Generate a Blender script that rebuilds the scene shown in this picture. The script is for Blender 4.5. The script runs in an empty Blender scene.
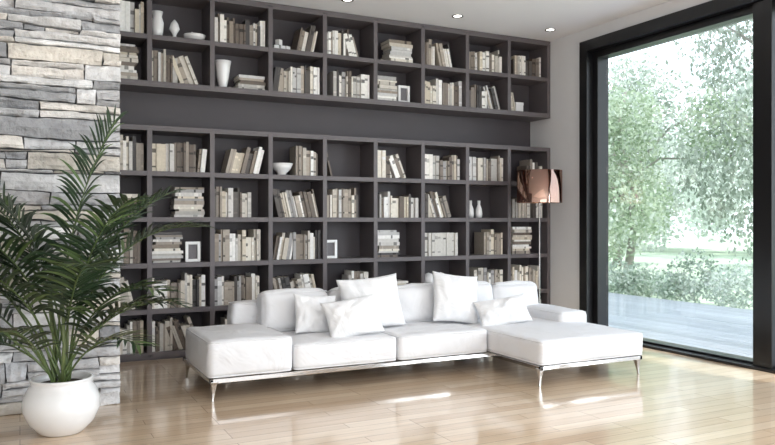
import bpy, bmesh, math, random
from mathutils import Vector, Matrix, noise
random.seed(7)
S = bpy.context.scene
S.view_settings.view_transform = 'Standard'
S.view_settings.exposure = 0.2

def lin(c):
    return tuple(((v/255)/12.92 if v/255 <= .04045 else (((v/255)+.055)/1.055)**2.4) for v in c)
def jit(c,a):
    k=random.uniform(-a,a); return lin([max(0,min(255,q+k)) for q in c])

# ------------------------------------------------------------ materials
def mat(name, col=(200,200,200), rough=.5, metal=0, attr=None, bump=None, vary=None, **kw):
    m = bpy.data.materials.new(name); m.use_nodes = True
    nt = m.node_tree; b = nt.nodes['Principled BSDF']
    c = lin(col)
    b.inputs['Base Color'].default_value = (*c, 1)
    b.inputs['Roughness'].default_value = rough
    b.inputs['Metallic'].default_value = metal
    for k, v in kw.items():
        b.inputs[k.replace('_', ' ')].default_value = v
    tc = nt.nodes.new('ShaderNodeTexCoord')
    if attr:
        a = nt.nodes.new('ShaderNodeAttribute'); a.attribute_name = 'Col'
        src = a.outputs['Color']
    else:
        rgb = nt.nodes.new('ShaderNodeRGB'); rgb.outputs[0].default_value = (*c, 1); src = rgb.outputs[0]
    if vary:
        n = nt.nodes.new('ShaderNodeTexNoise'); n.inputs['Scale'].default_value = vary[0]
        n.inputs['Detail'].default_value = 6
        nt.links.new(tc.outputs['Object'], n.inputs['Vector'])
        mr = nt.nodes.new('ShaderNodeMapRange')
        mr.inputs[1].default_value = .25; mr.inputs[2].default_value = .75
        mr.inputs[3].default_value = 1-vary[1]; mr.inputs[4].default_value = 1+vary[1]
        nt.links.new(n.outputs[0], mr.inputs[0])
        vm = nt.nodes.new('ShaderNodeVectorMath'); vm.operation = 'SCALE'
        nt.links.new(src, vm.inputs[0]); nt.links.new(mr.outputs[0], vm.inputs['Scale'])
        src = vm.outputs[0]
    nt.links.new(src, b.inputs['Base Color'])
    if bump:
        n2 = nt.nodes.new('ShaderNodeTexNoise'); n2.inputs['Scale'].default_value = bump[0]
        n2.inputs['Detail'].default_value = bump[4] if len(bump)>4 else 8
        if len(bump)>3: n2.inputs['Distortion'].default_value = bump[3]
        nt.links.new(tc.outputs['Object'], n2.inputs['Vector'])
        bp = nt.nodes.new('ShaderNodeBump'); bp.inputs['Strength'].default_value = bump[1]
        bp.inputs['Distance'].default_value = bump[2]
        nt.links.new(n2.outputs[0], bp.inputs['Height']); nt.links.new(bp.outputs[0], b.inputs['Normal'])
    return m

def floor_mat():
    m = bpy.data.materials.new('oak_parquet'); m.use_nodes = True
    nt = m.node_tree; b = nt.nodes['Principled BSDF']; L = nt.links.new
    tc = nt.nodes.new('ShaderNodeTexCoord')
    br = nt.nodes.new('ShaderNodeTexBrick')
    br.offset = .37; br.offset_frequency = 3; br.squash = 1
    br.inputs['Color1'].default_value = (*lin((228,205,177)), 1)
    br.inputs['Color2'].default_value = (*lin((206,176,144)), 1)
    br.inputs['Mortar'].default_value = (*lin((142,112,86)), 1)
    br.inputs['Scale'].default_value = 1
    br.inputs['Mortar Size'].default_value = .0022
    br.inputs['Mortar Smooth'].default_value = .2
    br.inputs['Bias'].default_value = -.1
    br.inputs['Brick Width'].default_value = 1.05
    br.inputs['Row Height'].default_value = .1
    L(tc.outputs['Object'], br.inputs['Vector'])
    mp = nt.nodes.new('ShaderNodeMapping'); mp.inputs['Scale'].default_value = (1.2, 22, 1)
    L(tc.outputs['Object'], mp.inputs[0])
    n = nt.nodes.new('ShaderNodeTexNoise'); n.inputs['Scale'].default_value = 2.2; n.inputs['Detail'].default_value = 8
    L(mp.outputs[0], n.inputs['Vector'])
    mr = nt.nodes.new('ShaderNodeMapRange'); mr.inputs[1].default_value = .3; mr.inputs[2].default_value = .7
    mr.inputs[3].default_value = .86; mr.inputs[4].default_value = 1.07
    L(n.outputs[0], mr.inputs[0])
    vm = nt.nodes.new('ShaderNodeVectorMath'); vm.operation = 'SCALE'
    L(br.outputs['Color'], vm.inputs[0]); L(mr.outputs[0], vm.inputs['Scale'])
    L(vm.outputs[0], b.inputs['Base Color'])
    b.inputs['Roughness'].default_value = .28
    b.inputs['Coat Weight'].default_value = 1.0
    b.inputs['Coat Roughness'].default_value = .09
    bp = nt.nodes.new('ShaderNodeBump'); bp.inputs['Strength'].default_value = .2; bp.inputs['Distance'].default_value = .002
    L(br.outputs['Fac'], bp.inputs['Height']); bp.invert = True
    L(bp.outputs[0], b.inputs['Normal'])
    return m

M_floor = floor_mat()
M_wall = mat('white_plaster', (226,226,227), .8, vary=(3,.02), bump=(60,.1,.002))
M_ceil = mat('ceiling_paint', (236,236,238), .85, vary=(3,.01))
M_shelf = mat('shelf_lacquer', (97,91,93), .45, vary=(5,.05))
M_shelfback = mat('shelf_back_panel', (74,69,73), .55, vary=(4,.05))
M_book = mat('book_cloth', attr=True, rough=.55, vary=(40,.10))
M_black = mat('black_aluminium', (17,17,19), .3, vary=(5,.1))
M_stone = mat('stacked_slate', attr=True, rough=.85, vary=(7,.26), bump=(24,.9,.025))
M_fab = mat('white_upholstery', (224,224,226), .7, vary=(6,.01), bump=(4,.6,.035,.8,3))
M_fab2 = mat('white_pillow_linen', (228,228,229), .8, vary=(6,.01), bump=(5,.7,.035,1,3))
M_chrome = mat('chrome', (190,188,186), .12, 1, vary=(4,.03))
M_ceram = mat('white_ceramic', (236,236,236), .18, vary=(4,.02), Coat_Weight=.5)
M_soil = mat('potting_soil', (60,45,35), .95, vary=(40,.4), bump=(50,1,.02))
M_leaf = mat('palm_leaf', attr=True, rough=.38, vary=(12,.2))
M_white = mat('white_lacquer', (232,232,232), .3, vary=(4,.02))

def leaf_mat(name):
    m = bpy.data.materials.new(name); m.use_nodes = True
    nt = m.node_tree; L = nt.links.new
    nt.nodes.remove(nt.nodes['Principled BSDF']); out = nt.nodes['Material Output']
    a = nt.nodes.new('ShaderNodeAttribute'); a.attribute_name = 'Col'
    d = nt.nodes.new('ShaderNodeBsdfDiffuse'); t = nt.nodes.new('ShaderNodeBsdfTranslucent')
    L(a.outputs['Color'], d.inputs[0]); L(a.outputs['Color'], t.inputs[0])
    mx = nt.nodes.new('ShaderNodeMixShader'); mx.inputs[0].default_value = .5
    L(d.outputs[0], mx.inputs[1]); L(t.outputs[0], mx.inputs[2]); L(mx.outputs[0], out.inputs[0])
    return m
M_foliage = leaf_mat('tree_foliage')

def glass_mat(name, tint=(1,1,1), gl=.06, rough=0.0, gcol=(1,1,1)):
    m = bpy.data.materials.new(name); m.use_nodes = True
    nt = m.node_tree; L = nt.links.new
    nt.nodes.remove(nt.nodes['Principled BSDF']); out = nt.nodes['Material Output']
    t = nt.nodes.new('ShaderNodeBsdfTransparent'); t.inputs[0].default_value = (*tint, 1)
    g = nt.nodes.new('ShaderNodeBsdfGlossy'); g.inputs['Roughness'].default_value = rough
    g.inputs['Color'].default_value = (*gcol, 1)
    mx = nt.nodes.new('ShaderNodeMixShader'); mx.inputs[0].default_value = gl
    L(t.outputs[0], mx.inputs[1]); L(g.outputs[0], mx.inputs[2]); L(mx.outputs[0], out.inputs[0])
    return m
M_glass = glass_mat('window_glass', (.96,.985,1), .08)
M_shade = glass_mat('copper_lampshade', (.60,.36,.30), .66, .05, (.62,.42,.34))

def emit_mat(name, col, s):
    m = bpy.data.materials.new(name); m.use_nodes = True
    b = m.node_tree.nodes['Principled BSDF']
    b.inputs['Emission Color'].default_value = (*col, 1); b.inputs['Emission Strength'].default_value = s
    return m
M_em = emit_mat('downlight_glow', (1,.97,.9), 6)

# ------------------------------------------------------------ mesh builder
class MB:
    def __init__(s): s.v=[]; s.f=[]; s.c=[]; s.m=[]; s.sm=[]
    def add(s, vs, fs, col=(1,1,1), mi=0, smooth=False):
        o=len(s.v); s.v.extend([tuple(p) for p in vs])
        for f in fs:
            s.f.append(tuple(i+o for i in f)); s.c.append(col); s.m.append(mi); s.sm.append(smooth)
    def box(s, a, b, col=(1,1,1), mi=0, M=None):
        (x0,y0,z0),(x1,y1,z1)=a,b
        vs=[Vector(p) for p in [(x0,y0,z0),(x1,y0,z0),(x1,y1,z0),(x0,y1,z0),(x0,y0,z1),(x1,y0,z1),(x1,y1,z1),(x0,y1,z1)]]
        if M is not None: vs=[M@v for v in vs]
        s.add(vs,[(0,3,2,1),(4,5,6,7),(0,1,5,4),(1,2,6,5),(2,3,7,6),(3,0,4,7)],col,mi)
    def lathe(s, prof, c=(0,0,0), n=32, col=(1,1,1), mi=0, M=None, smooth=True):
        vs=[];fs=[]
        for r,z in prof:
            for i in range(n):
                a=2*math.pi*i/n; vs.append(Vector((c[0]+r*math.cos(a),c[1]+r*math.sin(a),c[2]+z)))
        if M is not None: vs=[M@v for v in vs]
        for j in range(len(prof)-1):
            for i in range(n):
                k=(i+1)%n; fs.append((j*n+i,j*n+k,(j+1)*n+k,(j+1)*n+i))
        s.add(vs,fs,col,mi,smooth)
    def tube(s, pts, r0, r1=None, n=6, col=(1,1,1), mi=0):
        r1=r0 if r1 is None else r1
        vs=[];fs=[]; N=len(pts)
        for j,p in enumerate(pts):
            p=Vector(p); t=(Vector(pts[min(j+1,N-1)])-Vector(pts[max(j-1,0)])).normalized()
            up=Vector((0,0,1)) if abs(t.z)<.9 else Vector((1,0,0))
            a=t.cross(up).normalized(); b=t.cross(a)
            r=r0+(r1-r0)*j/(N-1)
            for i in range(n):
                w=2*math.pi*i/n; vs.append(p+a*math.cos(w)*r+b*math.sin(w)*r)
        for j in range(N-1):
            for i in range(n):
                k=(i+1)%n; fs.append((j*n+i,j*n+k,(j+1)*n+k,(j+1)*n+i))
        fs.append(tuple(range(n))[::-1]); fs.append(tuple((N-1)*n+i for i in range(n)))
        s.add(vs,fs,col,mi,True)
    def obj(s, name, mats, parent=None, bevel=0):
        me=bpy.data.meshes.new(name); me.from_pydata(s.v,[],s.f)
        ca=me.color_attributes.new('Col','FLOAT_COLOR','CORNER')
        buf=[]
        for f,c in zip(s.f,s.c): buf.extend([c[0],c[1],c[2],1]*len(f))
        ca.data.foreach_set('color',buf)
        for m in mats: me.materials.append(m)
        me.polygons.foreach_set('material_index',s.m)
        me.polygons.foreach_set('use_smooth',s.sm)
        me.update()
        o=bpy.data.objects.new(name,me); S.collection.objects.link(o)
        if parent: o.parent=parent
        if bevel:
            b=o.modifiers.new('bevel','BEVEL'); b.width=bevel; b.segments=2; b.limit_method='ANGLE'
        return o
def empty(name, loc=(0,0,0)):
    e=bpy.data.objects.new(name,None); S.collection.objects.link(e); e.location=loc; e.empty_display_size=.1
    return e
def boxobj(name,a,b,m,parent=None,bevel=0):
    mb=MB(); mb.box(a,b); return mb.obj(name,[m],parent,bevel)
def loc(o,e): o.parent=e; o.matrix_parent_inverse=Matrix.Translation(e.location).inverted(); return o

# ------------------------------------------------------------ room shell
XR=5.33; XL=-2.6; YB=6.90; YF=-3.2; ZC=3.22
boxobj('floor',(XL-.2,YF-.2,-.12),(XR+.25,YB+.2,0),M_floor)
boxobj('ceiling',(XL-.2,YF-.2,ZC),(XR+.25,YB+.2,ZC+.15),M_ceil)
boxobj('wall_back',(XL,YB,0),(XR+.25,YB+.2,ZC),M_wall)
boxobj('wall_left',(XL-.2,YF,0),(XL,YB+.2,ZC),M_wall)
mb=MB()
WY0,WY1,WZ=-1.9,6.03,3.09
mb.box((XR,WY1,0),(XR+.25,YB,ZC)); mb.box((XR,WY0,WZ),(XR+.25,WY1,ZC)); mb.box((XR,YF-.2,0),(XR+.25,WY0,ZC))
mb.obj('wall_right',[M_wall])
mb=MB()
mb.box((XL,YF-.2,0),(XR,YF,.3)); mb.box((XL,YF-.2,2.9),(XR,YF,ZC)); mb.box((XL,YF-.2,.3),(XL+.8,YF,2.9)); mb.box((XR-.8,YF-.2,.3),(XR,YF,2.9))
mb.obj('wall_front',[M_wall])
boxobj('baseboard_right',(XR-.015,WY1+.01,0),(XR,6.53,.09),M_white)

# window
def frame(mb,x0,x1,y0,y1,z0,z1,w,wb=None):
    wb=w if wb is None else wb
    mb.box((x0,y0,z0),(x1,y0+w,z1)); mb.box((x0,y1-w,z0),(x1,y1,z1))
    mb.box((x0,y0+w,z1-w),(x1,y1-w,z1)); mb.box((x0,y0+w,z0),(x1,y1-w,z0+wb))
win=empty('window_1',(XR,2,0))
mb=MB(); frame(mb,XR-.035,XR+.05,WY0,WY1,0.0,WZ,.115,.025)
frame(mb,XR+.05,XR+.2,WY0+.05,WY1-.05,0.0,WZ-.05,.135,.045)
for yc in (3.915,2.0,0.05):
    mb.box((XR-.0,yc-.085,.02),(XR+.16,yc+.085,WZ-.1))
loc(mb.obj('frame',[M_black],None,.004),win)
mb=MB()
edges=[WY0+.17,0.05,2.0,3.915,WY1-.17]
for a,b in zip(edges[:-1],edges[1:]):
    mb.box((XR+.10,a+.0,.03),(XR+.108,b,WZ-.17))
loc(mb.obj('glass_pane',[M_glass]),win)

# ------------------------------------------------------------ stone wall
rows=[0]
while rows[-1]<ZC-.03: rows.append(rows[-1]+random.choice([.04,.055,.07,.085,.10,.12]))
rows[-1]=ZC
SX0,SX1,SY=-2.6,.590,5.10
mb=MB()
mb.box((SX0,SY+.02,0),(SX1,YB,ZC),lin((100,99,99)))
def zr(i,x):
    if i==0: return 0
    if i==len(rows)-1: return ZC
    return rows[i]+.03*noise.noise(Vector((x*1.5,i*7.3,0)))
pal=[(208,208,209),(196,196,198),(182,182,184),(218,217,217),(204,201,198),(166,167,170),(211,206,200),(226,226,226),(188,187,188),(152,153,156),(203,197,188),(176,176,178)]
def stone(x0,x1,zf0,zf1,prot):
    col=jit(random.choice(pal),9)
    nx=max(4,int((x1-x0)/.04)); nz=4; g=.004; sd=random.uniform(0,99)
    vs=[];fs=[]; tilt=random.uniform(-.014,.014); tz=random.uniform(-.018,.018)
    s0=random.uniform(-.012,.012); s1=random.uniform(-.012,.012)
    for j in range(nz+1):
        for i in range(nx+1):
            u=i/nx;v=j/nz; x=x0+g+(x1-x0-2*g)*u
            za=zf0(x)+g; zb=zf1(x)-g; z=za+(zb-za)*v
            e=min(u*(x1-x0),(1-u)*(x1-x0),v*(zb-za),(1-v)*(zb-za))
            p=prot+tilt*(u*2-1)+tz*(v*2-1)+.018*noise.noise(Vector((x*6,z*18,sd)))+.011*noise.noise(Vector((x*22,z*45,sd)))
            if e<1e-5:
                p-= .010; x+=.004*noise.noise(Vector((x*30,z*30,sd))); 
                if v in(0,1): z+=.007*noise.noise(Vector((x*14,z*30,sd+5)))
                z=min(max(z,0),ZC)
            if x1<SX1: x+=s1*(v-.5)*u
            if x0>SX0: x+=s0*(v-.5)*(1-u)
            vs.append((min(x,SX1),SY-max(p,.002),z))
    W=nx+1
    for j in range(nz):
        for i in range(nx): fs.append((j*W+i,j*W+i+1,(j+1)*W+i+1,(j+1)*W+i))
    ring=[i for i in range(W)]+[j*W+nx for j in range(1,nz+1)]+[nz*W+i for i in range(nx-1,-1,-1)]+[j*W for j in range(nz-1,0,-1)]
    o=len(vs)
    for r in ring: vs.append((vs[r][0],SY+.03,vs[r][2]))
    n=len(ring)
    for k in range(n): fs.append((ring[k],o+k,o+(k+1)%n,ring[(k+1)%n]))
    mb.add(vs,fs,col,0,False)
for i in range(len(rows)-1):
    x=SX0
    while x<SX1-.01:
        w=random.choice([.12,.2,.3,.42,.55,.7]); x1=min(x+w,SX1)
        if SX1-x1<.1: x1=SX1
        pr=random.uniform(.005,.065)
        if rows[i+1]-rows[i]>.08 and random.random()<.5:
            k=random.uniform(.35,.65)
            mid=lambda q,i=i,k=k: zr(i,q)*(1-k)+zr(i+1,q)*k
            stone(x,x1,lambda q,i=i:zr(i,q),mid,pr); stone(x,x1,mid,lambda q,i=i:zr(i+1,q),random.uniform(.005,.055))
        else: stone(x,x1,lambda q,i=i:zr(i,q),lambda q,i=i:zr(i+1,q),pr)
        x=x1
mb.obj('wall_stone',[M_stone])

# ------------------------------------------------------------ bookcase
YS=6.54; DEP=.345; T=.042
cols=[.615]+[.995+.5385*k for k in range(9)]
cols[-1]=XR-.025
bc=empty('bookcase',(3,6.7,0))
mb=MB()
def unit(zs):
    z0=zs[-1];z1=zs[0]
    for k,x in enumerate(cols): mb.box((x-T/2,YS,z0),(x+T/2,YS+DEP,z1))
    for k in range(len(cols)-1):
        xa,xb=cols[k]+T/2,cols[k+1]-T/2
        for z in zs: mb.box((xa,YS+.002,z-T/2),(xb,YS+DEP,z+T/2))
LZ=[2.0,1.61,1.213,.815,.418,.045]
UZ=[3.185,2.785,2.385]
unit(LZ); unit(UZ)
mb.box((cols[0],YS,LZ[0]-.0),(cols[-1]+T/2,YS+DEP,LZ[0]+.022))
mb.box((cols[0],YS,UZ[-1]-.03),(cols[-1]+T/2,YS+DEP,UZ[-1]+.0))
mb.box((cols[0],YS+.03,0),(cols[-1],YS+DEP,LZ[-1]))
mb.box((cols[0],YS,ZC-.03),(cols[-1]+T/2,YS+DEP,ZC-.005))
loc(mb.obj('carcass',[M_shelf],None,.0015),bc)
mb=MB(); mb.box((cols[0],YS+DEP-.012,0.0),(cols[-1],YB-.002,ZC-.005))
loc(mb.obj('back_panel',[M_shelfback]),bc)

bpal=[(214,208,198),(232,228,221),(198,190,177),(170,160,148),(142,131,119),(238,236,231),(208,205,201),(112,102,93),(86,80,76),(182,179,174),(208,198,180),(152,143,133),(72,69,69),(190,184,174),(222,216,204),(240,239,236),(128,118,109),(104,93,84),(164,162,161),(200,199,198)]
mb=MB()
def book(M,t,h,d,c):
    pc=lin((230,224,212)); b=.0025
    mb.box((b,.004,b*1.5),(t-b,d-.004,h-b*1.5),pc,0,M)
    mb.box((0,0,0),(b,d,h),c,0,M); mb.box((t-b,0,0),(t,d,h),c,0,M)
    mb.box((b,0,0),(t-b,.004,h),c,0,M)
    if random.random()<.65:
        k=random.choice([.2,.35,.6,1.3]); bc_=tuple(min(.85,q*k) for q in c)
        za=h*random.uniform(.6,.76); mb.box((0.001,-.0008,za),(t-.001,.001,za+h*random.uniform(.05,.16)),bc_,0,M)
        if random.random()<.6: mb.box((0.001,-.0008,h*.14),(t-.001,.001,h*.2),bc_,0,M)
def rc(): return jit(random.choice(bpal),9)
def rowU(xa,xb,z,hm=.27,ang=0,d=.2,uniform=None):
    x=xa; hh=hm*random.uniform(.85,1); cc=rc(); run=0
    while True:
        t=random.choice([.014,.018,.02,.024,.028,.034,.04])
        if uniform: t=.034
        ca=abs(math.cos(ang)); step=t/ca+.0015
        if x+step>xb: break
        if run<=0: run=random.choice([1,1,1,1,2,3]); cc=rc(); hh=hm*random.uniform(.72,1.03)
        run-=1
        h=hh; dd=d*random.uniform(.8,1); c=cc
        if uniform: h=hm; c=lin(uniform)
        y=YS+.03+random.uniform(0,.03)
        if ang>=0: M=Matrix.Translation((x+step,y,z))@Matrix.Rotation(ang,4,'Y')@Matrix.Translation((-t,0,0))
        else: M=Matrix.Translation((x,y,z))@Matrix.Rotation(ang,4,'Y')
        book(M,t,h,dd,c); x+=step
    return x
def stack(xa,xb,z,hmax=.24):
    zz=z; w=min(xb-xa,.27)
    while True:
        t=random.choice([.018,.022,.028,.034])
        if zz+t>z+hmax: break
        ww=w*random.uniform(.82,1); xo=xa+random.uniform(0,w-ww)
        M=Matrix.Translation((xo,YS+.04+random.uniform(0,.02),zz+t))@Matrix.Rotation(math.pi/2,4,'Y')
        book(M,t,ww,.2,rc()); zz+=t+.0006
deco=[]
U=lambda a,b,h=.28:('U',a,b,h)
R=lambda a,b,h=.28,g=14:('R',a,b,h,g)
Lf=lambda a,b,h=.28,g=14:('L',a,b,h,g)
K=lambda a,b,h=.2:('S',a,b,h)
lay={
 ('u',0):[[U(0,1)],[('vase',.12),('drop',.42),('shell',.78)],[U(.0,1,.26)],[('cubes',.25),R(.5,.85,.27,12)],[U(0,.5,.26),Lf(.5,.75,.22,16)],[K(.3,.95,.25)],[U(0,.35,.28),Lf(.4,.75,.25,12)],[U(0,.3,.2),U(.3,.95,.25)],[U(.1,.9,.23)]],
 ('u',1):[[K(0,1,.32)],[U(0,.5,.29),Lf(.5,.85,.26,22)],[('urn',.2),K(.45,1,.15)],[R(0,.15,.24,8),U(.12,1,.27)],[U(.15,1,.26)],[K(0,.5,.26),('frame',.7)],[U(0,1,.27)],[U(0,.55,.25),Lf(.55,.98,.26,16)],[Lf(.0,.25,.2,10),('box',.35)]],
 ('l',0):[[U(.1,1,.3)],[U(0,.8,.28),R(.8,.95,.24,6)],[R(.2,.9,.26,14)],[('bowl',.25),U(.48,1,.28)],[Lf(.05,.25,.25,14)],[U(0,.38,.27),Lf(.4,.75,.27,22)],[U(0,.95,.26)],[U(0,1,.27)],[U(.5,.95,.25)]],
 ('l',1):[[K(0,.9,.2)],[K(.38,1,.27)],[U(0,.75,.29)],[Lf(.05,1,.27,13)],[U(0,.72,.29)],[U(.08,.98,.26)],[U(0,.2,.28),Lf(.2,.75,.28,18)],[('bottle',.18),('bottle',.4)],[U(.1,.95,.23)]],
 ('l',2):[[U(0,.95,.3)],[K(0,.55,.27),('frame',.74)],[U(0,.92,.28)],[R(.02,.4,.27,10),U(.42,1,.27)],[('frame',.15)],[K(0,.62,.28)],[U(.05,.9,.24)+('uni',)],[U(.45,.95,.27)],[K(.1,.9,.3)]],
 ('l',3):[[Lf(0,.8,.29,14)],[U(0,1,.29)],[U(0,.92,.29)],[Lf(.1,1,.25,12)],[U(.5,.95,.27)],[K(.2,.8,.15)],[('bust',.22),('bust',.52)],[U(.15,.95,.27)],[U(0,.9,.27)]],
 ('l',4):[[U(.1,1,.28)],[U(0,.38,.28),Lf(.4,.95,.29,20)],[U(.2,.9,.28)],[U(0,.9)],[K(0,.6)],[U(.2,.9)],[U(0,.8)],[U(0,.7)],[U(0,.95,.28)]],
}
for (u,r),cells in lay.items():
    zb=(UZ if u=='u' else LZ)[r+1]+T/2
    for c,items in enumerate(cells):
        xa=cols[c]+T/2+.004; xb=cols[c+1]-T/2-.004; W=xb-xa
        for it in items:
            if it[0]=='U':
                rowU(xa+W*it[1],xa+W*it[2],zb+.0005,it[3],0,uniform=(205,202,196) if len(it)>4 else None)
            elif it[0] in 'RL' and len(it)==5:
                g=math.radians(it[4]); h=it[3]
                if it[0]=='R': rowU(xa+W*it[1],min(xa+W*it[2],xb-h*math.sin(g)),zb+.0005,h,g)
                else: rowU(max(xa+W*it[1],xa+h*math.sin(g)),xa+W*it[2],zb+.0005,h,-g)
            elif it[0]=='S': stack(xa+W*it[1],xa+W*it[2],zb+.0005,it[3])
            else: deco.append((it[0],xa+W*it[1],zb))
mb.obj('books',[M_book])

prof={
 'vase':[(0,0),(.035,0),(.045,.05),(.05,.12),(.035,.17),(.045,.21),(.04,.21),(.03,.17),(.0,.16)],
 'urn':[(0,0),(.03,0),(.035,.02),(.05,.1),(.062,.19),(.07,.23),(.064,.23),(.05,.15),(0,.12)],
 'bowl':[(0,0),(.035,0),(.035,.015),(.07,.05),(.09,.095),(.084,.095),(.06,.05),(0,.03)],
 'bottle':[(0,0),(.03,0),(.036,.04),(.03,.09),(.014,.13),(.016,.17),(.01,.17),(0,.15)],
 'drop':[(0,0),(.035,0),(.03,.015),(.012,.03),(.02,.05),(.042,.085),(.03,.13),(.008,.16),(0,.165)],
 'bust':[(0,0),(.035,0),(.036,.012),(.015,.03),(.015,.05),(.04,.07),(.058,.105),(.055,.145),(.03,.175),(0,.185)],
}
names={'vase':'white_vase','urn':'white_urn','bowl':'white_bowl','bottle':'small_bottle_vase','drop':'teardrop_sculpture','bust':'round_sculpture','frame':'picture_frame','shell':'shell_ornament','cubes':'cube_ornament','box':'white_box'}
for k,x,z in deco:
    mb=MB(); y=YS+.12
    if k in prof:
        sc=1.2 if k in('bust','bowl') else 1.1
        mb.lathe([(r*sc,q*sc) for r,q in prof[k]],(x,y,z),28)
    elif k=='frame':
        w,h,b=.066,.18,.026
        for a,bb in (((-w,0),(-w+b,h)),((w-b,0),(w,h)),((-w+b,0),(w-b,b)),((-w+b,h-b),(w-b,h))):
            mb.box((x+a[0],y-.03,z+a[1]),(x+bb[0],y+.0,z+bb[1]))
        mb.box((x-w+b,y-.012,z+b),(x+w-b,y-.006,z+h-b),(.15,.14,.15),1)
    elif k=='shell':
        mb.lathe([(0,0),(.05,0),(.09,.03),(.1,.06),(.09,.06),(.05,.03),(0,.03)],(x,y,z),24)
        mb.lathe([(0,.02),(.04,.03),(.035,.07),(0,.09)],(x-.02,y,z),16)
    elif k=='cubes':
        for q,(dx,dz) in enumerate(((-.06,0),(0,0),(.05,0),(-.03,.055))):
            M=Matrix.Translation((x+dx,y,z+dz))@Matrix.Rotation(.2*q,4,'Z')
            mb.box((-.024,-.024,0),(.024,.024,.052),(1,1,1),0,M)
    elif k=='box': 
        mb.box((x-.05,y-.04,z),(x+.05,y+.04,z+.1)); mb.box((x-.053,y-.043,z+.08),(x+.053,y+.043,z+.112))
    mb.obj(names[k],[M_ceram,M_book],None,.002 if k in('frame','cubes','box') else 0)

# ------------------------------------------------------------ sofa
sofa=empty('sectional_sofa',(2.7,5.2,0))
pipes=MB()
def rbox(name,a,b,r,puff=(0,0,0),m=M_fab,parent=sofa,n=24,amp=.006,rot=None,pipe=True):
    bm=bmesh.new(); bmesh.ops.create_cube(bm,size=2)
    bmesh.ops.subdivide_edges(bm,edges=bm.edges[:],cuts=n,use_grid_fill=True)
    g=Vector((.006,.0,0)); a=Vector(a)+g;b=Vector(b)-g;c=(a+b)/2;h=(b-a)/2; sd=random.uniform(0,50)
    for v in bm.verts:
        u=Vector([math.copysign(abs(q)**.55,q) for q in v.co])
        p=Vector([u[i]*h[i] for i in range(3)])
        q=Vector([max(-(h[i]-r),min(h[i]-r,p[i])) for i in range(3)])
        dlt=p-q
        if dlt.length>1e-9: p=q+dlt.normalized()*r
        pf=Vector([puff[i]*u[i]*(1-u[(i+1)%3]**2)*(1-u[(i+2)%3]**2) for i in range(3)])
        p+=pf
        nn=noise.noise(Vector((p.x*5,p.y*5,p.z*9+sd)))+.6*noise.noise(Vector((p.x*13,p.y*13,p.z*15+sd)))
        p+=dlt.normalized()*amp*nn if dlt.length>1e-9 else Vector()
        if rot is not None: p=rot@p
        v.co=p+c
    me=bpy.data.meshes.new(name); bm.to_mesh(me); bm.free()
    for p in me.polygons: p.use_smooth=True
    me.materials.append(m)
    o=bpy.data.objects.new(name,me); S.collection.objects.link(o)
    if parent: loc(o,parent)
    if pipe:
        for zc in (h.z-r*.3,-(h.z-r*.3)):
            pts=[]; rr=r; off=r*.29
            for sx,sy,a0 in((1,1,0),(-1,1,90),(-1,-1,180),(1,-1,270)):
                for t in range(0,91,15):
                    w=math.radians(a0+t)
                    pts.append(Vector((sx*(h.x-rr)+(rr-off+.004)*math.cos(w),sy*(h.y-rr)+(rr-off+.004)*math.sin(w),zc+.0)))
            pts.append(pts[0].copy())
            if rot is not None: pts=[rot@p for p in pts]
            pipes.tube([p+c for p in pts],.0045,n=6)
    return o
rbox('arm_block',(1.10,4.83,.155),(1.70,5.60,.405),.04,(.008,.01,.016))
rbox('seat_cushion_1',(1.70,4.84,.155),(2.52,5.60,.34),.035,(.002,.008,.016))
rbox('seat_cushion_2',(2.52,4.84,.155),(3.33,5.60,.34),.035,(.002,.008,.016))
rbox('chaise_cushion',(3.33,4.20,.155),(4.35,5.60,.335),.035,(.006,.008,.016))
rbox('arm_right',(4.07,4.86,.28),(4.38,5.60,.43),.045,(.005,.005,.01))
rbox('backrest_left',(1.46,5.60,.155),(2.93,5.78,.565),.045,(.0,.01,.01))
rbox('backrest_right',(2.93,5.60,.155),(4.38,5.78,.565),.045,(.0,.01,.01))
lean=Matrix.Rotation(math.radians(-10),3,'X')
for i,(xa,xb) in enumerate(((1.64,2.22),(2.22,2.76),(2.76,3.32),(3.32,3.80),(3.80,4.30))):
    rbox('back_cushion_%d'%(i+1),(xa,5.41,.325),(xb,5.60,.65 if i not in(4,) else .63),.06,(0,.045,.018),rot=lean,amp=.012)
loc(pipes.obj('seam_piping',[M_fab]),sofa)
mb=MB()
def rail(a,b): mb.box(a,b)
z0,z1=.122,.152
rail((1.12,4.845,z0),(3.36,4.87,z1)); rail((1.12,5.72,z0),(4.34,5.745,z1)); rail((1.12,4.845,z0),(1.145,5.745,z1))
rail((3.345,4.215,z0),(3.37,4.87,z1)); rail((3.345,4.215,z0),(4.335,4.24,z1)); rail((4.31,4.215,z0),(4.335,5.745,z1))
mb.box((1.15,4.9,.13),(4.3,5.7,.154)); mb.box((3.38,4.25,.13),(4.3,4.9,.154))
def leg(x,y,dx,dy):
    vs=[]
    for k in range(6):
        t=k/5; z=.135*(1-t); w=.036*(1-t)**2+.011; o=.015*t**1.3
        cx=x+dx*o; cy=y+dy*o
        for sx,sy in((-1,-1),(1,-1),(1,1),(-1,1)):
            vs.append((cx+sx*w*.55,cy+sy*w*.6,z))
    fs=[(3,2,1,0)]
    for k in range(5):
        for i in range(4):
            j=(i+1)%4; fs.append((k*4+i,k*4+j,(k+1)*4+j,(k+1)*4+i))
    fs.append((20,21,22,23)); mb.add(vs,fs)
for x,y,dx,dy in((1.150,4.87,-.6,-.6),(1.150,5.70,-.6,.6),(3.365,4.25,-.6,-.6),(4.31,4.25,.6,-.6),(4.31,5.7,.6,.6),(2.7,5.7,0,.6)):
    leg(x,y,dx,dy)
loc(mb.obj('metal_base',[M_chrome],None,.003),sofa)

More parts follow.
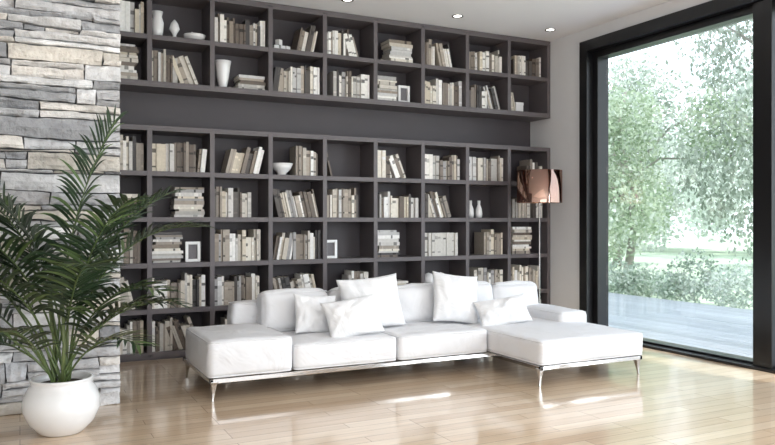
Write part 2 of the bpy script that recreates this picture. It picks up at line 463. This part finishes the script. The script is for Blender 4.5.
def pillow(name,c,w,h,t,tilt=0,roll=0,yaw=0):
    N=30; vs=[];fs=[]; sd=random.uniform(0,50)
    R_=Matrix.Rotation(math.radians(yaw),3,'Z')@Matrix.Rotation(math.radians(-tilt),3,'X')@Matrix.Rotation(math.radians(roll),3,'Y')
    for s in(-1,1):
        for j in range(N+1):
            for i in range(N+1):
                u=-math.cos(math.pi*i/N); v=-math.cos(math.pi*j/N)
                u=.5*u+.5*(2*i/N-1); v=.5*v+.5*(2*j/N-1)
                x=w/2*u*(1-.08*(1-v*v)); z=h/2*v*(1-.08*(1-u*u))
                e=max(0,(1-u*u)*(1-v*v))
                y=s*t/2*(e**.45)
                y+=s*.018*min(1,e*3)*noise.noise(Vector((u*2.5,v*2.5,sd+s)))
                if e>0: y+=s*.010*noise.noise(Vector((u*6,v*3,sd+s)))*min(1,e*5)
                p=R_@Vector((x,y,z)); vs.append(p+Vector(c))
    W=N+1
    for s in(0,1):
        o=s*W*W
        for j in range(N):
            for i in range(N):
                f=(o+j*W+i,o+j*W+i+1,o+(j+1)*W+i+1,o+(j+1)*W+i)
                fs.append(f if s==0 else f[::-1])
    me=bpy.data.meshes.new(name); me.from_pydata([tuple(v) for v in vs],[],fs)
    bm=bmesh.new(); bm.from_mesh(me); bmesh.ops.remove_doubles(bm,verts=bm.verts[:],dist=.0008); bm.to_mesh(me); bm.free()
    for p in me.polygons: p.use_smooth=True
    me.materials.append(M_fab2)
    o=bpy.data.objects.new(name,me); S.collection.objects.link(o); return o
pillow('throw_pillow',(2.50,5.27,.55),.54,.43,.19,16,-4,0)
pillow('throw_pillow',(2.02,5.25,.49),.36,.31,.14,20,6,5)
pillow('throw_pillow',(2.235,5.04,.475),.44,.31,.15,28,-8,-6)
pillow('throw_pillow',(3.28,5.26,.55),.43,.43,.18,18,8,-4)
pillow('throw_pillow',(3.60,5.03,.445),.46,.25,.14,30,-9,-18)

# ------------------------------------------------------------ floor lamp
lamp=empty('floor_lamp',(4.84,6.12,0))
mb=MB(); c=(4.84,6.12,0)
mb.lathe([(0,0),(.14,0),(.14,.012),(.12,.018),(.012,.02),(.009,.03),(.009,1.36),(.014,1.37),(.014,1.42),(0,1.42)],c,24)
mb.tube([(4.84-.22,6.12,1.44),(4.84+.22,6.12,1.44)],.004); mb.tube([(4.84,6.12-.22,1.44),(4.84,6.12+.22,1.44)],.004)
loc(mb.obj('stand',[M_chrome]),lamp)
mb=MB(); mb.lathe([(.232,1.39),(.232,1.725),(.228,1.725),(.228,1.39),(.232,1.39)],c,48)
loc(mb.obj('shade',[M_shade]),lamp)
mb=MB(); mb.lathe([(0,1.42),(.02,1.42),(.022,1.47),(.04,1.53),(.03,1.57),(0,1.585)],c,20)
loc(mb.obj('bulb',[M_ceram]),lamp)

# ------------------------------------------------------------ palm
PX,PY=.213,4.56
palm=empty('potted_palm',(PX,PY,0))
mb=MB(); mb.lathe([(r*.97,z*.93) for r,z in [(0,0),(.11,0),(.125,.01),(.18,.07),(.212,.15),(.21,.21),(.185,.275),(.165,.30),(.172,.325),(.176,.335),(.16,.337),(.152,.32),(.155,.29),(0,.285)]],(PX,PY,0),48)
loc(mb.obj('pot',[M_ceram]),palm)
mb=MB(); mb.lathe([(.150,.272),(.1,.283),(0,.29)],(PX,PY,0),32); loc(mb.obj('soil',[M_soil]),palm)
mb=MB()
random.seed(21)
def frond(phi,elev,L,droop,ll=.26,start=.36,off=None,twist=0):
    az=math.radians(phi-26.63)
    hd=Vector((math.cos(az),math.sin(az),0)); side=Vector((-hd.y,hd.x,0))
    p=Vector((PX,PY,.27))+ (off or Vector((random.uniform(-.05,.05),random.uniform(-.05,.05),0)))
    N=40; pts=[];tan=[]
    for i in range(N+1):
        t=i/N; e=math.radians(elev-droop*t**1.7)
        d=hd*math.cos(e)+Vector((0,0,math.sin(e)))+side*twist*t*.4
        d.normalize(); pts.append(p.copy()); tan.append(d); p=p+d*(L/N)
    for q in pts: q.y=min(q.y,4.98)
    mb.tube(pts,.0075,.0018,5,lin((86,104,60)))
    n=int(L*(1-start)*38)
    for k in range(n):
        t=start+(1-start)*k/n
        i=min(N-1,int(t*N)); fr=t*N-i
        b=pts[i].lerp(pts[i+1],fr); T_=tan[i]
        s2=T_.cross(Vector((0,0,1))); 
        if s2.length<.2: s2=-side
        s2.normalize(); up=s2.cross(T_).normalized()
        tt=(t-start)/(1-start)
        ln=ll*(.5+.5*math.sin(math.pi*min(1,.18+tt*.82)))*random.uniform(.85,1.1)
        for sg in(-1,1):
            fw=math.radians(40+22*(1-tt)+random.uniform(-7,7))
            dr=(s2*sg*math.sin(fw)+T_*math.cos(fw)+up*random.uniform(.15,.38)).normalized()
            w=.0102; col=jit((44,62,40),12)
            if random.random()<.15: col=lin((84,104,62))
            perp=dr.cross(up).normalized()
            vs=[]; pp=b.copy(); M_=6
            dirv=dr.copy()
            for m in range(M_+1):
                q=m/M_; wd=w*(math.sin(math.pi*min(1,.12+q*.88)) if m<M_ else .04)
                wd=max(wd,.0004)
                a=pp-perp*wd; c_=pp+perp*wd; mid=pp-up*wd*.45
                for z in (a,mid,c_): z.y=min(z.y,5.02)
                vs+= [a,mid,c_]
                dirv=(dirv+Vector((0,0,-.17))*(q+.2)).normalized(); pp=pp+dirv*(ln/M_)
            fs=[]
            for m in range(M_): fs+=[(m*3,m*3+1,m*3+4,m*3+3),(m*3+1,m*3+2,m*3+5,m*3+4)]
            mb.add(vs,fs,col,0,True)
F=[(0,87,1.56,28,.32,.0),(200,78,1.55,92,.31,.3),(192,70,1.5,95,.29,-.3),(-5,80,1.32,88,.28,.1),(-18,70,1.0,92,.26,-.3),(188,58,1.25,80,.28,.2),
   (165,82,1.45,70,.28,0),(-60,74,1.15,90,.26,.3),(-110,70,1.3,95,.27,-.2),(215,54,1.15,85,.27,.3),(5,62,.88,80,.24,.2),(40,82,1.3,60,.27,0),
   (-30,52,.72,80,.22,.2),(183,42,.9,75,.25,0),(-90,54,.9,80,.22,0),(238,76,1.45,85,.27,.3),(-35,81,1.3,65,.27,-.2),(196,84,1.5,60,.29,-.2),(-8,84,1.3,62,.28,.2),(-14,62,.85,70,.23,0),(208,68,1.35,85,.28,0)]
for f in F: frond(f[0],f[1],f[2],f[3],f[4],twist=f[5])
for k in range(7):
    a=random.uniform(0,6.28); x=PX+.05*math.cos(a); y=PY+.05*math.sin(a)
    mb.tube([(x,y,.27),(x+.01,y,.5),(x+.02*math.cos(a),y,.75)],.011,.006,6,lin((104,118,74)))
loc(mb.obj('fronds',[M_leaf]),palm)

# ------------------------------------------------------------ downlights
for i,x in enumerate((.3,1.48,2.67,3.85,5.0)):
    e=empty('recessed_downlight',(x,6.14,ZC))
    mb=MB(); mb.lathe([(.042,-.001),(.056,-.001),(.056,-.008),(.040,-.006),(.040,.0)],(x,6.14,ZC),24); loc(mb.obj('ring',[M_chrome]),e)
    mb=MB(); mb.lathe([(0,-.003),(.040,-.003)],(x,6.14,ZC),24); loc(mb.obj('lens',[M_em]),e)

# ------------------------------------------------------------ outside
random.seed(5)
mb=MB()
x=XR+.26
while x<9.2:
    mb.box((x,-6,-.10),(x+.135,16,-.06),jit((142,147,156),9)); x+=.142
mb.obj('terrace_deck',[mat('deck_boards',attr=True,rough=.3,vary=(6,.1))])
boxobj('lawn_ground',(XR+.3,-30,-.5),(70,70,-.2),mat('lawn_grass',(176,190,164),.9,vary=(1.5,.25),bump=(30,.5,.05)))
def tree(name,base,blobs,n,size,pal,trunk=None,hang=0):
    mb=MB()
    if trunk:
        pts=[Vector(base)+Vector((.12*math.sin(k),.1*math.cos(k*1.3),k*trunk[1]/6)) for k in range(7)]
        mb.tube(pts,trunk[0],trunk[0]*.4,8,lin((178,174,166)))
        for b in blobs[:6]:
            mb.tube([pts[3],(pts[4]+Vector(base)+Vector(b[:3]))/2,Vector(base)+Vector(b[:3])],trunk[0]*.35,.02,5,lin((166,162,154)))
    tot=sum(b[3]**2 for b in blobs)
    for b in blobs:
        sh=random.uniform(-16,16)
        for _ in range(int(n*b[3]**2/tot)):
            d=Vector((random.gauss(0,1),random.gauss(0,1),random.gauss(0,1))).normalized()
            r=b[3]*random.uniform(.45,1.05)
            c=Vector(base)+Vector(b[:3])+Vector((d.x*r,d.y*r,d.z*r*b[4]))
            if c.z<base[2]+.05: continue
            a=Vector((random.gauss(0,1),random.gauss(0,1),random.gauss(0,1)-hang*2)).normalized()
            q=a.cross(Vector((random.gauss(0,1),random.gauss(0,1),random.gauss(0,1)))).normalized()
            l=size*random.uniform(.6,1.2); w=l*.28
            pc=random.choice(pal); col=jit([k+sh for k in pc],8)
            mb.add([c-a*l/2,c+q*w,c+a*l/2,c-q*w],[(0,1,2,3)],col)
    return mb.obj(name,[M_foliage])
gp=[(168,182,154),(184,196,172),(150,166,138),(202,211,194)]  # leaf palettes from here on are paled to stand in for bright haze
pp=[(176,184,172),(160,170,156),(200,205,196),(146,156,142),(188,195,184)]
def blobs(n,rx,ry,z0,z1,r0,r1,sq=1):
    return [(random.uniform(-rx,rx),random.uniform(-ry,ry),random.uniform(z0,z1),random.uniform(r0,r1),sq) for _ in range(n)]
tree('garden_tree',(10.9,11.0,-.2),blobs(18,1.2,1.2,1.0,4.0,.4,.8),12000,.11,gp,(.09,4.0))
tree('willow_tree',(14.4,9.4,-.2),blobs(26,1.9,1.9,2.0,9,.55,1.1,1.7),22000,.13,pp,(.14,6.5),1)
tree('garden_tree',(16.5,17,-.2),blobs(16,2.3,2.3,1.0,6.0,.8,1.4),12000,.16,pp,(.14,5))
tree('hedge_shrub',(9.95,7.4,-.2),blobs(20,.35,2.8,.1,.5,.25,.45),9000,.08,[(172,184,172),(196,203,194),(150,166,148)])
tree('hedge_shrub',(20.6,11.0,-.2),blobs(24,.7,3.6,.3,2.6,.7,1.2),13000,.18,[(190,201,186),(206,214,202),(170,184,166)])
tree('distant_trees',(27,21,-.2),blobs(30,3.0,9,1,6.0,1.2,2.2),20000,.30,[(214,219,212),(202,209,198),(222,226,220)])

# ------------------------------------------------------------ lights
w=bpy.data.worlds.new('sky'); S.world=w; w.use_nodes=True
nt=w.node_tree; bg=nt.nodes['Background']
tc=nt.nodes.new('ShaderNodeTexCoord'); sp=nt.nodes.new('ShaderNodeSeparateXYZ'); nt.links.new(tc.outputs['Generated'],sp.inputs[0])
cr=nt.nodes.new('ShaderNodeValToRGB'); nt.links.new(sp.outputs[2],cr.inputs[0])
cr.color_ramp.elements[0].position=0; cr.color_ramp.elements[0].color=(.92,.96,1,1)
cr.color_ramp.elements[1].position=.8; cr.color_ramp.elements[1].color=(.78,.88,1,1)
nt.links.new(cr.outputs[0],bg.inputs[0]); bg.inputs[1].default_value=2.4
def light(name,kind,locn,rot,energy,col=(1,1,1),**kw):
    l=bpy.data.lights.new(name,kind); l.energy=energy; l.color=col
    for k,v in kw.items(): setattr(l,k,v)
    o=bpy.data.objects.new(name,l); S.collection.objects.link(o); o.location=locn; o.rotation_euler=rot; return o
s=light('sun','SUN',(8,0,10),(0,0,0),4.6,(1,.97,.93),angle=math.radians(3))
s.rotation_euler=Vector((-.22,.65,-.9)).to_track_quat('-Z','Y').to_euler()
light('rear_fill','AREA',(1.4,-3.0,1.7),(math.radians(90),0,0),48,(.99,.99,1),shape='RECTANGLE',size=6,size_y=2.5)  # added fill light behind the camera, just inside the rear opening
light('side_window_fill','AREA',(5.9,.2,1.7),(0,math.radians(90),0),290,(.96,.98,1),shape='RECTANGLE',size=3,size_y=3.8)  # added area light outside the glass, strengthens the daylight from the right
light('ceiling_fill','AREA',(1.6,1.8,3.15),(0,0,0),34,(1,.99,.98),shape='RECTANGLE',size=5,size_y=4)  # added soft top fill under the ceiling, no fitting belongs to it

# ------------------------------------------------------------ camera
cd=bpy.data.cameras.new('camera'); cam=bpy.data.objects.new('camera',cd); S.collection.objects.link(cam)
cd.sensor_width=36; cd.lens=733/775*36; cd.shift_y=-1.5/775
cam.location=(0,0,1.2); cam.rotation_euler=(math.radians(90),0,math.radians(-26.63))
cd.clip_end=300
S.camera=cam
